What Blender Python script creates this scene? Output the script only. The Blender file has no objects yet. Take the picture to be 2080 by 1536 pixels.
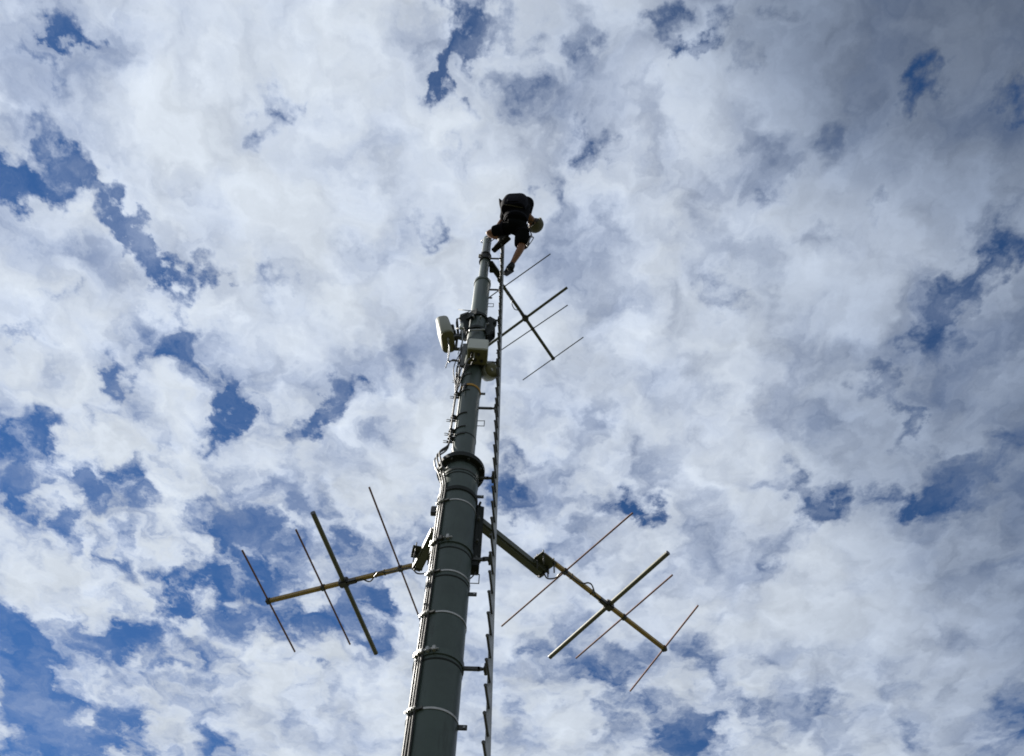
import bpy, bmesh, math, random
from mathutils import Vector, Matrix, Quaternion
R = math.radians
random.seed(4)
scene = bpy.context.scene
COL = scene.collection

# ------------------------------------------------------------------ camera
# The camera stands on the ground, 5 m from the mast, tilted up; FOC is its focal length on a 2080 px wide frame.
FOC, CAM, DIST = 1650.0, Vector((0, 0, 1.6)), 5.0
_zc = Vector((29, 968, -FOC)).normalized()                 # straight up, seen from the camera
_yc = (Vector((0, 0, -1)) - _zc * _zc.dot(Vector((0, 0, -1)))).normalized()
_xc = _yc.cross(_zc)
ROT = Matrix((_xc, _yc, _zc))                               # camera axes -> world axes
cam_data = bpy.data.cameras.new('camera'); cam = bpy.data.objects.new('camera', cam_data); COL.objects.link(cam)
cam_data.sensor_width = 36.0; cam_data.lens = 36.0 * FOC / 2080.0
cam_data.clip_start = 0.05; cam_data.clip_end = 6000
cam.matrix_world = Matrix.Translation(CAM) @ ROT.to_4x4()
scene.camera = cam

def ray(px, py):
    return (ROT @ Vector((px - 1040.0, 768.0 - py, -FOC))).normalized()
def at_z(px, py, z):
    d = ray(px, py); return CAM + d * ((z - CAM.z) / d.z)
def at_y(px, py, y):
    d = ray(px, py); return CAM + d * ((y - CAM.y) / d.y)

# ------------------------------------------------------------------ render settings and sun
scene.render.engine = 'CYCLES'
scene.cycles.use_denoising = True
scene.cycles.max_bounces = 6
scene.cycles.filter_width = 1.8
scene.view_settings.view_transform = 'Standard'; scene.view_settings.look = 'None'
scene.view_settings.gamma = 1.0; scene.view_settings.use_curve_mapping = False
EXPO = 1.6
scene.view_settings.exposure = EXPO
SUN_AZ, SUN_EL = R(-108), R(42)          # azimuth from the camera's heading to the left, elevation
# mast -> sun
SUN = Vector((-math.sin(R(112)) * math.cos(SUN_EL), -math.cos(R(112)) * math.cos(SUN_EL), math.sin(SUN_EL)))
sd = bpy.data.lights.new('sun', 'SUN'); sd.energy = 4.4; sd.angle = R(0.5); sd.color = (1.0, 0.95, 0.87)
so = bpy.data.objects.new('sun', sd); COL.objects.link(so)
so.rotation_euler = SUN.to_track_quat('Z', 'Y').to_euler(); so.location = SUN * 60

# ------------------------------------------------------------------ sky: Nishita air behind a broken deck of cloud
# The deck is mapped by where a line of sight meets a level sheet (x/z, y/z). Each entry is a gap, a solid field
# or a thick grey field of cloud, lens falloff at the right painted in: centre x, y, radius, radius, turn, strength.
HOLES = [(-0.6106, 0.3245, 0.0948, 0.0315, 3.073, 1.15), (-0.5866, 0.2926, 0.044, 0.0362, 2.165, 0.8), (-0.6343, 0.3095, 0.0438, 0.0319, 2.405, 0.6),
    (-0.555, 0.3009, 0.0357, 0.0323, 2.279, 0.6), (-0.5881, 0.2418, 0.035, 0.015, 1.729, 0.35), (-0.5278, 0.3573, 0.0636, 0.0289, -2.034, 1.15),
    (-0.4995, 0.4033, 0.0665, 0.031, -2.029, 1.2), (-0.4711, 0.4407, 0.0487, 0.0275, -1.814, 1.05), (-0.4334, 0.4325, 0.0551, 0.0202, 2.895, 0.6),
    (-0.4633, 0.4876, 0.0586, 0.0151, 1.613, 0.6), (-0.453, 0.5443, 0.0435, 0.0299, -1.678, 0.7), (-0.4494, 0.5838, 0.0484, 0.0281, -2.114, 0.45),
    (-0.4895, 0.5731, 0.0356, 0.0197, 3.004, 0.4), (-0.5645, 0.6123, 0.0628, 0.0231, 2.179, 0.7), (-0.6073, 0.6907, 0.0492, 0.0319, -1.551, 0.6),
    (-0.4143, 0.6533, 0.0847, 0.0238, 1.87, 1.1), (-0.3852, 0.6269, 0.035, 0.0172, -3.001, 0.4), (-0.4475, 0.7027, 0.0489, 0.0244, -1.785, 0.4),
    (-0.2608, 0.6351, 0.0645, 0.0283, 2.065, 1.1), (-0.3016, 0.6841, 0.0559, 0.026, 2.651, 0.9), (-0.341, 0.7396, 0.064, 0.0304, -1.534, 0.5),
    (-0.3304, 0.4469, 0.0342, 0.0277, 2.754, 0.5), (-0.6164, 0.4816, 0.0302, 0.023, -2.568, 0.55), (-0.6948, 0.5331, 0.0627, 0.0136, 2.748, 0.45),
    (-0.5342, 0.1303, 0.0286, 0.0173, -2.451, 0.55), (-0.5362, 0.1513, 0.0302, 0.0121, -1.668, 0.6), (-0.5599, 0.1762, 0.0225, 0.0159, -1.779, 0.4),
    (-0.2903, 0.1989, 0.0237, 0.0166, 2.963, 0.3), (-0.2647, 0.2049, 0.0215, 0.0148, -2.0, 0.55), (-0.2915, 0.2331, 0.0363, 0.0206, 1.932, 0.45),
    (-0.0624, 0.1199, 0.0489, 0.0337, -1.759, 1.25), (-0.0288, 0.1215, 0.0336, 0.0259, 3.098, 0.6), (-0.0827, 0.1763, 0.0479, 0.0202, 2.046, 1.1),
    (-0.1003, 0.1879, 0.0294, 0.0143, 2.625, 0.7), (-0.0792, 0.2211, 0.0516, 0.013, -1.648, 0.5), (-0.0717, 0.262, 0.0356, 0.022, -1.905, 0.45),
    (-0.0061, 0.1313, 0.0281, 0.0261, 3.121, 0.4), (-0.0046, 0.1851, 0.0499, 0.0347, -1.797, 0.35), (0.0684, 0.1504, 0.0543, 0.0224, -1.927, 0.45),
    (0.0818, 0.2574, 0.0355, 0.0243, 1.828, 0.7), (-0.1076, 0.3774, 0.0415, 0.0175, -2.323, 0.5), (0.0329, 0.308, 0.0375, 0.0149, 1.865, 0.35),
    (-0.0534, 0.3426, 0.026, 0.0113, 2.232, 0.3), (0.2218, 0.112, 0.0373, 0.0241, 2.122, 1.1), (0.2138, 0.133, 0.0473, 0.0202, 2.615, 1.0),
    (0.1874, 0.147, 0.0284, 0.017, -3.111, 0.7), (0.1273, 0.1146, 0.0282, 0.0183, -2.846, 0.5), (0.1557, 0.119, 0.0341, 0.0203, -2.707, 0.5),
    (0.2954, 0.0897, 0.0276, 0.015, -3.097, 0.4), (0.4678, 0.1743, 0.0376, 0.0252, 1.922, 0.8), (0.5829, 0.1738, 0.0337, 0.0281, 0.912, 0.9),
    (0.2628, 0.1556, 0.0206, 0.0131, 1.953, 0.3), (0.3761, 0.2281, 0.0572, 0.0216, -2.208, 0.35), (0.3275, 0.3148, 0.0353, 0.0213, 2.785, 0.45),
    (0.459, 0.3203, 0.0295, 0.0174, 1.769, 0.5), (0.287, 0.4483, 0.0448, 0.0318, -2.156, 0.5), (0.6136, 0.2997, 0.0481, 0.0382, 1.274, 0.8),
    (0.6237, 0.3677, 0.07, 0.0532, 1.351, 1.1), (0.6073, 0.4164, 0.0522, 0.0431, 2.51, 1.1), (0.5835, 0.4458, 0.0494, 0.0383, 1.88, 0.8),
    (0.57, 0.4906, 0.0709, 0.0383, -1.957, 0.75), (0.5292, 0.4404, 0.0507, 0.0371, 1.81, 0.4), (0.5196, 0.5705, 0.0431, 0.026, -2.195, 0.95),
    (0.5639, 0.6186, 0.0629, 0.0199, -2.219, 0.6), (0.5897, 0.6607, 0.0595, 0.0193, -1.928, 0.75), (0.452, 0.5648, 0.047, 0.0249, 2.943, 0.3),
    (0.6764, 0.7437, 0.0763, 0.0604, 2.656, 1.4), (0.6235, 0.7839, 0.0835, 0.0309, 3.141, 1.1), (0.7095, 0.7904, 0.0636, 0.0419, 2.618, 0.8),
    (0.497, 0.7985, 0.0708, 0.0493, -2.68, 1.45), (0.4794, 0.824, 0.0618, 0.0336, -1.937, 0.8), (0.4461, 0.7383, 0.0479, 0.029, -2.095, 0.8),
    (0.7333, 0.7, 0.0665, 0.0403, 1.841, 0.8), (0.6451, 0.6763, 0.0405, 0.0267, 2.666, 0.4), (0.2068, 0.8146, 0.0584, 0.0352, -1.977, 1.0),
    (0.1529, 0.8166, 0.0618, 0.0493, -3.099, 0.5), (0.2178, 0.8441, 0.0367, 0.0309, 1.288, 0.6), (0.3992, 0.7684, 0.0454, 0.0247, 2.356, 0.35),
    (-0.0004, 0.7134, 0.0591, 0.0342, -2.472, 0.4), (-0.01, 0.7935, 0.0577, 0.0278, -1.7, 0.45), (0.0061, 0.8222, 0.0357, 0.0348, 1.793, 0.35),
    (-0.701, 0.7254, 0.0795, 0.0489, -1.528, 0.65), (-0.7611, 0.8073, 0.0802, 0.0465, -1.516, 0.85), (-0.6504, 0.7792, 0.0783, 0.0512, -2.741, 0.8),
    (-0.6863, 0.698, 0.068, 0.0311, -1.508, 0.5), (-0.5974, 0.7631, 0.0786, 0.0327, 2.647, 0.6), (-0.6542, 0.8277, 0.0583, 0.053, -2.857, 0.6),
    (-0.6981, 0.8796, 0.0596, 0.0413, 2.301, 0.6), (-0.5837, 0.825, 0.079, 0.0351, 1.722, 0.6), (-0.762, 0.6918, 0.0547, 0.0287, 1.88, 0.4),
    (-0.3062, 0.8442, 0.0787, 0.036, 3.067, 0.6), (-0.4067, 0.8941, 0.1012, 0.059, -2.68, 0.65), (-0.3304, 0.9281, 0.0902, 0.0635, 2.956, 0.5),
    (-0.2635, 0.899, 0.1038, 0.0631, -2.662, 0.65), (-0.168, 0.9057, 0.0664, 0.0612, 2.43, 0.5), (-0.2057, 1.0115, 0.064, 0.0469, -2.166, 0.4),
    (-0.4588, 0.8704, 0.0776, 0.0586, 2.147, 0.6), (-0.5311, 1.0134, 0.126, 0.0501, 2.17, 0.8), (-0.5842, 1.0738, 0.0748, 0.0491, 1.947, 0.9),
    (-0.4938, 0.9894, 0.0596, 0.0468, 2.129, 0.8), (-0.3872, 0.9963, 0.0738, 0.0515, -2.613, 0.6), (-0.4667, 1.0868, 0.0753, 0.0433, -2.959, 0.6),
    (-0.6515, 0.9735, 0.0491, 0.0372, 2.274, 0.4), (-0.6749, 1.1383, 0.1185, 0.0609, 2.491, 0.9), (-0.7398, 1.1917, 0.085, 0.0674, -1.821, 0.8),
    (-0.3285, 1.075, 0.0827, 0.0594, -1.755, 0.6), (-0.2515, 1.0718, 0.0944, 0.0679, -1.759, 0.6), (-0.4309, 1.1404, 0.0778, 0.0592, 1.963, 0.4),
    (-0.6193, 1.2125, 0.0765, 0.0464, 2.104, 0.5), (-0.8726, 1.1282, 0.1008, 0.0805, 2.043, 1.1), (-0.8567, 1.1968, 0.1357, 0.0754, -1.382, 1.1),
    (-0.9106, 1.2925, 0.1504, 0.0844, -1.284, 1.15), (-0.9007, 1.3915, 0.1281, 0.0794, 2.061, 0.6), (-0.8238, 1.3879, 0.1379, 0.0857, -1.7, 0.9),
    (-0.7572, 1.4294, 0.1186, 0.0865, 1.613, 0.9), (-0.8623, 1.4649, 0.1253, 0.0871, 2.748, 0.9), (-0.9852, 1.4862, 0.0931, 0.0664, 2.425, 0.6),
    (-0.7711, 1.2862, 0.0877, 0.0522, -1.169, 0.5), (-0.7042, 1.3606, 0.0952, 0.0504, -1.478, 0.5), (-0.7595, 1.0931, 0.066, 0.0442, -1.797, 0.6),
    (-0.5537, 1.4199, 0.0777, 0.0467, 1.85, 0.5), (-0.0176, 1.3652, 0.0589, 0.0561, 1.927, 0.3), (-0.1256, 0.8174, 0.0594, 0.0463, 1.698, 0.4),
    (0.1966, 1.2294, 0.1073, 0.0448, -1.667, 0.45), (0.1877, 1.3411, 0.1011, 0.0559, -1.667, 0.45), (0.342, 1.3778, 0.0911, 0.0826, 0.976, 0.7),
    (0.2916, 1.3508, 0.073, 0.0465, 1.41, 0.4), (0.4585, 1.286, 0.0712, 0.0536, 1.226, 0.45), (0.5948, 1.259, 0.0613, 0.0404, -2.141, 0.55),
    (0.3423, 1.1448, 0.083, 0.0334, -2.133, 0.4), (0.3735, 1.2082, 0.0645, 0.0273, -2.002, 0.3), (0.4352, 0.919, 0.0595, 0.0312, 1.666, 0.35),
    (0.7265, 1.0366, 0.0657, 0.0295, -2.216, 0.4), (0.9697, 1.3049, 0.1141, 0.0768, -2.0, 0.9), (0.725, 1.2191, 0.0696, 0.0342, -2.007, 0.3),
    (0.7769, 1.3427, 0.0885, 0.0274, -2.116, 0.35), (0.1254, 1.1042, 0.1081, 0.0439, -1.842, 0.4)]
FILL = [(-0.5053, 0.6566, 0.119, 0.0948, 2.511, -0.5), (-0.7725, 1.0119, 0.1724, 0.1129, -0.693, -0.7),
    (-0.6936, 1.3104, 0.1394, 0.0983, -2.286, -0.5), (-0.3899, 1.3247, 0.2433, 0.2039, 2.636, -0.5), (-0.3527, 0.7127, 0.0771, 0.0697, 1.436, -0.35),
    (-0.6136, 0.538, 0.1733, 0.0966, -3.07, -0.4), (-0.3025, 0.2994, 0.2074, 0.1584, 2.883, -0.5), (-0.4419, 0.1976, 0.1792, 0.1096, 2.968, -0.4),
    (-0.1723, 0.3929, 0.2062, 0.1597, 1.757, -0.4), (0.559, 1.0029, 0.2177, 0.1719, 0.987, -0.5), (0.6758, 0.5896, 0.0955, 0.0722, -2.484, -0.3),
    (0.2733, 0.7354, 0.1659, 0.1375, -2.949, -0.4), (0.1423, 0.528, 0.172, 0.1539, -2.937, -0.4), (0.3307, 0.2681, 0.1314, 0.1112, 0.738, -0.3),
    (-0.5384, 0.8734, 0.0647, 0.0453, 1.995, -0.4), (-0.4107, 0.8086, 0.0961, 0.0566, -2.147, -0.4), (-0.5725, 0.3719, 0.0782, 0.0392, 3.012, -0.3),
    (0.7746, 1.0287, 0.1863, 0.1174, 1.091, -0.4)]
GREY = [(0.5318, 0.0561, 0.5404, 0.2967, -2.897, 1.0), (0.7713, 0.5066, 0.6686, 0.3817, 1.034, 0.75), (0.9753, 1.1426, 0.7786, 0.4899, 0.991, 0.7),
    (0.3287, 0.1168, 0.2242, 0.1852, -2.62, 0.25), (-0.5497, 0.0803, 0.279, 0.1212, 3.042, 0.12), (0.3343, 0.4182, 0.2096, 0.1433, -2.654, 0.25),
    (0.2371, 0.5722, 0.1509, 0.0901, 2.678, 0.15), (0.4759, 0.6388, 0.2236, 0.1567, -2.317, 0.25), (0.0014, 0.1905, 0.1243, 0.1032, -2.228, 0.25),
    (0.0684, 0.1504, 0.0975, 0.0785, -1.933, 0.2), (-0.6334, 1.149, 0.3968, 0.3044, 2.631, 0.1), (0.1934, 1.2981, 0.3091, 0.2384, 1.43, 0.2),
    (-0.256, 0.8028, 0.2351, 0.1914, 2.857, 0.12), (0.4898, 1.2569, 0.2676, 0.2328, -2.52, 0.12)]
BROKEN = [(-0.6831, 0.8189, 0.3595, 0.268, 2.583, 0.8), (-0.4789, 1.0, 0.3897, 0.3016, -3.048, 1.0), (-0.7216, 1.3542, 0.4975, 0.3559, 2.767, 0.7),
    (-0.1918, 1.0693, 0.3616, 0.295, 1.805, 0.5), (0.1911, 1.2704, 0.3054, 0.2889, 1.12, 0.9), (0.0512, 0.7911, 0.1913, 0.1741, 3.135, 0.5),
    (-0.46, 0.5642, 0.174, 0.1162, -2.214, 0.5), (-0.1715, 0.6447, 0.2172, 0.1363, 3.051, 0.5), (0.4498, 1.3434, 0.2163, 0.192, -2.458, 0.5),
    (-0.0054, 0.1578, 0.1142, 0.0969, 3.115, 0.4), (0.2477, 0.8329, 0.1712, 0.1199, -3.1, 0.35)]
world = bpy.data.worlds.new('World'); scene.world = world; world.use_nodes = True
world.cycles.sampling_method = 'MANUAL'; world.cycles.sample_map_resolution = 256
def build_sky():
    nt = world.node_tree; N = nt.nodes; L = nt.links
    N.clear()
    def node(t, **k):
        n = N.new(t)
        for a, v in k.items(): setattr(n, a, v)
        return n
    def put(sock, v):
        if isinstance(v, bpy.types.NodeSocket): L.new(v, sock)
        else: sock.default_value = v
    def math_(op, a, b=None, c=None, clamp=False):
        n = node('ShaderNodeMath', operation=op, use_clamp=clamp)
        for i, v in enumerate((a, b, c)):
            if v is not None: put(n.inputs[i], v)
        return n.outputs[0]
    def vmath(op, a, b=None, c=None, scale=None):
        n = node('ShaderNodeVectorMath', operation=op)
        for i, v in enumerate((a, b, c)):
            if v is not None: put(n.inputs[i], v)
        if scale is not None: put(n.inputs['Scale'], scale)
        return n.outputs['Value'] if op in ('DOT_PRODUCT', 'LENGTH', 'DISTANCE') else n.outputs['Vector']
    def smooth(v, lo, hi, a=0.0, b=1.0):
        n = node('ShaderNodeMapRange', interpolation_type='SMOOTHSTEP')
        put(n.inputs['Value'], v); put(n.inputs['From Min'], lo); put(n.inputs['From Max'], hi)
        put(n.inputs['To Min'], a); put(n.inputs['To Max'], b); return n.outputs[0]
    def noise(v, scale, detail, rough, lac=2.0, out='Fac', off=None):
        n = node('ShaderNodeTexNoise', noise_dimensions='2D')
        put(n.inputs['Vector'], v if off is None else vmath('ADD', v, off))
        put(n.inputs['Scale'], scale); put(n.inputs['Detail'], detail); put(n.inputs['Roughness'], rough); put(n.inputs['Lacunarity'], lac)
        return n.outputs[out]
    def blobs(p, table, acc=0.0, grow=0.96):
        for x, y, a, b, t, s in table:
            m = node('ShaderNodeMapping', vector_type='TEXTURE'); L.new(p, m.inputs['Vector'])
            m.inputs['Location'].default_value = (x, y, 0); m.inputs['Rotation'].default_value = (0, 0, t); m.inputs['Scale'].default_value = (a * grow, b * grow, 1)
            g = node('ShaderNodeTexGradient', gradient_type='SPHERICAL'); L.new(m.outputs[0], g.inputs[0])
            acc = math_('MULTIPLY_ADD', g.outputs['Fac'], s, acc)
        return acc
    def mixc(f, a, b):
        n = node('ShaderNodeMix', data_type='RGBA'); put(n.inputs['Factor'], f)
        for s, v in ((n.inputs[6], a), (n.inputs[7], b)):
            if isinstance(v, bpy.types.NodeSocket): L.new(v, s)
            else: s.default_value = (*v, 1)
        return n.outputs[2]
    geo = node('ShaderNodeTexCoord')
    d = geo.outputs['Generated']
    sep = node('ShaderNodeSeparateXYZ'); L.new(d, sep.inputs[0])
    z = math_('MAXIMUM', sep.outputs['Z'], 0.06)
    inv = math_('DIVIDE', 1.0, z)
    deck = vmath('MULTIPLY', vmath('SCALE', d, scale=inv), (1, 1, 0))
    # two scales of turbulence bend the whole deck
    w1 = vmath('SUBTRACT', noise(deck, 5.0, 3.0, 0.55, out='Color'), (0.5, 0.5, 0.5))
    w2 = vmath('SUBTRACT', noise(deck, 17.0, 5.0, 0.58, out='Color', off=(7.3, 2.1, 0)), (0.5, 0.5, 0.5))
    p = vmath('MULTIPLY_ADD', w1, (0.07, 0.07, 0), vmath('MULTIPLY_ADD', w2, (0.10, 0.10, 0), deck))
    soft = vmath('MULTIPLY_ADD', w1, (0.1, 0.1, 0), deck)
    big = noise(soft, 4.2, 4.0, 0.5)
    fine = noise(p, 9.0, 8.0, 0.57, off=(3.7, 9.1, 0))
    vor = node('ShaderNodeTexVoronoi', voronoi_dimensions='2D', feature='SMOOTH_F1'); L.new(p, vor.inputs['Vector'])
    vor.inputs['Scale'].default_value = 7.5; vor.inputs['Smoothness'].default_value = 0.7
    try: vor.inputs['Detail'].default_value = 1.0; vor.inputs['Roughness'].default_value = 0.45
    except Exception: pass
    puff = math_('SUBTRACT', 0.55, vor.outputs['Distance'])
    frayed = vmath('MULTIPLY_ADD', vmath('SUBTRACT', noise(deck, 42.0, 4.0, 0.6, out='Color', off=(2.2, 6.1, 0)), (0.5, 0.5, 0.5)), (0.045, 0.045, 0), p)
    hole = blobs(frayed, HOLES)
    hole = math_('MINIMUM', hole, 1.12)
    fill = blobs(soft, FILL)
    grey = blobs(soft, GREY, grow=1.15)
    broken = math_('MINIMUM', blobs(soft, BROKEN, grow=1.15), 1.0)
    crumbs = noise(p, 20.0, 6.0, 0.55, off=(5.5, 1.2, 0))
    # how much water lies along the line of sight
    amp = math_('MULTIPLY_ADD', math_('MINIMUM', hole, 0.8), 2.0, 0.95)
    c = math_('MULTIPLY_ADD', math_('SUBTRACT', big, 0.5), 0.95, 0.40)
    c = math_('MULTIPLY_ADD', math_('SUBTRACT', fine, 0.5), amp, c)
    c = math_('MULTIPLY_ADD', puff, math_('MULTIPLY_ADD', broken, 0.25, 0.50), c)
    c = math_('MULTIPLY_ADD', math_('MULTIPLY', broken, math_('SUBTRACT', crumbs, 0.53)), 1.7, c)
    c = math_('MULTIPLY_ADD', broken, -0.07, c)
    # hairline gaps between neighbouring puffs
    vc = node('ShaderNodeTexVoronoi', voronoi_dimensions='2D', feature='DISTANCE_TO_EDGE'); L.new(p, vc.inputs['Vector']); vc.inputs['Scale'].default_value = 6.2
    line = smooth(vc.outputs['Distance'], 0.0, 0.14, 1.0, 0.0)
    patchy = smooth(noise(soft, 5.5, 3.0, 0.5, off=(8.8, 3.3, 0)), 0.42, 0.66)
    c = math_('MULTIPLY_ADD', math_('MULTIPLY', math_('MULTIPLY', line, patchy), math_('MULTIPLY_ADD', broken, 0.30, 0.06)), -1.0, c)
    c = math_('MULTIPLY_ADD', fill, -0.40, c)
    c = math_('MULTIPLY_ADD', hole, -0.80, c)
    gl = math_('MINIMUM', grey, 1.3)
    a1 = smooth(c, math_('MULTIPLY_ADD', gl, -0.22, -0.36), math_('MULTIPLY_ADD', gl, 0.30, 0.40))
    veil = noise(p, 6.0, 9.0, 0.62, off=(11.9, 4.4, 0))
    a2 = smooth(veil, 0.36, 0.80, 0.0, 0.45)
    alpha = math_('SUBTRACT', 1.0, math_('MULTIPLY', math_('SUBTRACT', 1.0, a1), math_('SUBTRACT', 1.0, a2)))
    # light through and off the cloud: rims and thin parts bluish, puffs white, thick bases grey
    fine_s = noise(vmath('ADD', p, (SUN.x * 0.035, SUN.y * 0.035, 0)), 9.0, 6.0, 0.55, off=(3.7, 9.1, 0))
    fine_l = noise(p, 9.0, 6.0, 0.55, off=(3.7, 9.1, 0))
    relief = math_('SUBTRACT', fine_l, fine_s)
    lump = noise(soft, 9.0, 6.0, 0.55, off=(1.3, 5.2, 0))
    body = smooth(c, 0.05, 0.75)
    b = math_('MULTIPLY_ADD', body, 0.16, 0.80)
    b = math_('MULTIPLY_ADD', relief, 0.46, b)
    mott = noise(p, 15.0, 4.0, 0.5, off=(6.6, 2.8, 0))
    b = math_('MULTIPLY_ADD', math_('SUBTRACT', mott, 0.5), 0.22, b)
    b = math_('MULTIPLY_ADD', math_('SUBTRACT', lump, 0.5), 0.30, b)
    glow = math_('POWER', math_('MAXIMUM', vmath('DOT_PRODUCT', d, tuple(SUN)), 0.0), 3.0)
    b = math_('MULTIPLY_ADD', glow, 0.10, b)
    dark = smooth(gl, -0.1, 1.25, 1.0, 0.30)
    b = math_('MULTIPLY', b, dark)
    tint = mixc(body, (0.305, 0.35, 0.435), (0.330, 0.362, 0.405))
    tint = mixc(smooth(gl, 0.0, 1.0), tint, (0.275, 0.342, 0.47))
    cloud = vmath('SCALE', tint, scale=math_('MULTIPLY', b, 0.66))
    sky = node('ShaderNodeTexSky', sky_type='NISHITA', sun_disc=False)
    sky.sun_elevation = SUN_EL; sky.sun_rotation = math.atan2(SUN.x, SUN.y)
    sky.altitude = 1500; sky.air_density = 0.62; sky.dust_density = 0.0; sky.ozone_density = 3.0
    deep = vmath('MULTIPLY', sky.outputs[0], (0.46, 0.72, 0.90))
    bg = node('ShaderNodeBackground'); L.new(deep, bg.inputs[0]); bg.inputs[1].default_value = 0.05
    bc = node('ShaderNodeBackground'); L.new(cloud, bc.inputs[0]); bc.inputs[1].default_value = 1.0
    mix = node('ShaderNodeMixShader'); L.new(alpha, mix.inputs[0]); L.new(bg.outputs[0], mix.inputs[1]); L.new(bc.outputs[0], mix.inputs[2])
    out = node('ShaderNodeOutputWorld'); L.new(mix.outputs[0], out.inputs[0])
build_sky()

# ------------------------------------------------------------------ materials
def material(name, col, rough=0.5, metal=0.0, var=0.25, scale=6.0, stain=None, stain_lo=0.6, bump=0.15, coat=0.0, spec=0.5):
    m = bpy.data.materials.new(name); m.use_nodes = True
    nt = m.node_tree; N, L = nt.nodes, nt.links
    bs = N['Principled BSDF']; bs.inputs['Metallic'].default_value = metal
    bs.inputs['Specular IOR Level'].default_value = spec
    bs.inputs['Coat Weight'].default_value = coat
    tc = N.new('ShaderNodeTexCoord')
    nz = N.new('ShaderNodeTexNoise'); nz.inputs['Scale'].default_value = scale; nz.inputs['Detail'].default_value = 7; nz.inputs['Roughness'].default_value = 0.62
    L.new(tc.outputs['Object'], nz.inputs['Vector'])
    mr = N.new('ShaderNodeMapRange'); mr.inputs[1].default_value = 0.25; mr.inputs[2].default_value = 0.75
    mr.inputs[3].default_value = 1 - var; mr.inputs[4].default_value = 1 + var; L.new(nz.outputs['Fac'], mr.inputs[0])
    mul = N.new('ShaderNodeVectorMath'); mul.operation = 'SCALE'; mul.inputs[0].default_value = col; L.new(mr.outputs[0], mul.inputs['Scale'])
    last = mul.outputs[0]
    if stain:
        n2 = N.new('ShaderNodeTexNoise'); n2.inputs['Scale'].default_value = scale * 2.3; n2.inputs['Detail'].default_value = 8; n2.inputs['Roughness'].default_value = 0.7
        mp = N.new('ShaderNodeMapping'); mp.inputs['Scale'].default_value = (1, 1, 0.16); L.new(tc.outputs['Object'], mp.inputs[0]); L.new(mp.outputs[0], n2.inputs['Vector'])
        m2 = N.new('ShaderNodeMapRange'); m2.inputs[1].default_value = stain_lo; m2.inputs[2].default_value = stain_lo + 0.14; L.new(n2.outputs['Fac'], m2.inputs[0])
        mx = N.new('ShaderNodeMix'); mx.data_type = 'RGBA'; L.new(m2.outputs[0], mx.inputs[0]); L.new(last, mx.inputs[6]); mx.inputs[7].default_value = (*stain, 1)
        last = mx.outputs[2]
    L.new(last, bs.inputs['Base Color'])
    r2 = N.new('ShaderNodeMapRange'); r2.inputs[3].default_value = max(0.03, rough - 0.1); r2.inputs[4].default_value = min(1, rough + 0.12); L.new(nz.outputs['Fac'], r2.inputs[0]); L.new(r2.outputs[0], bs.inputs['Roughness'])
    if bump:
        bp = N.new('ShaderNodeBump'); bp.inputs['Strength'].default_value = bump; bp.inputs['Distance'].default_value = 0.004; L.new(nz.outputs['Fac'], bp.inputs['Height']); L.new(bp.outputs[0], bs.inputs['Normal'])
    return m
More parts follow.
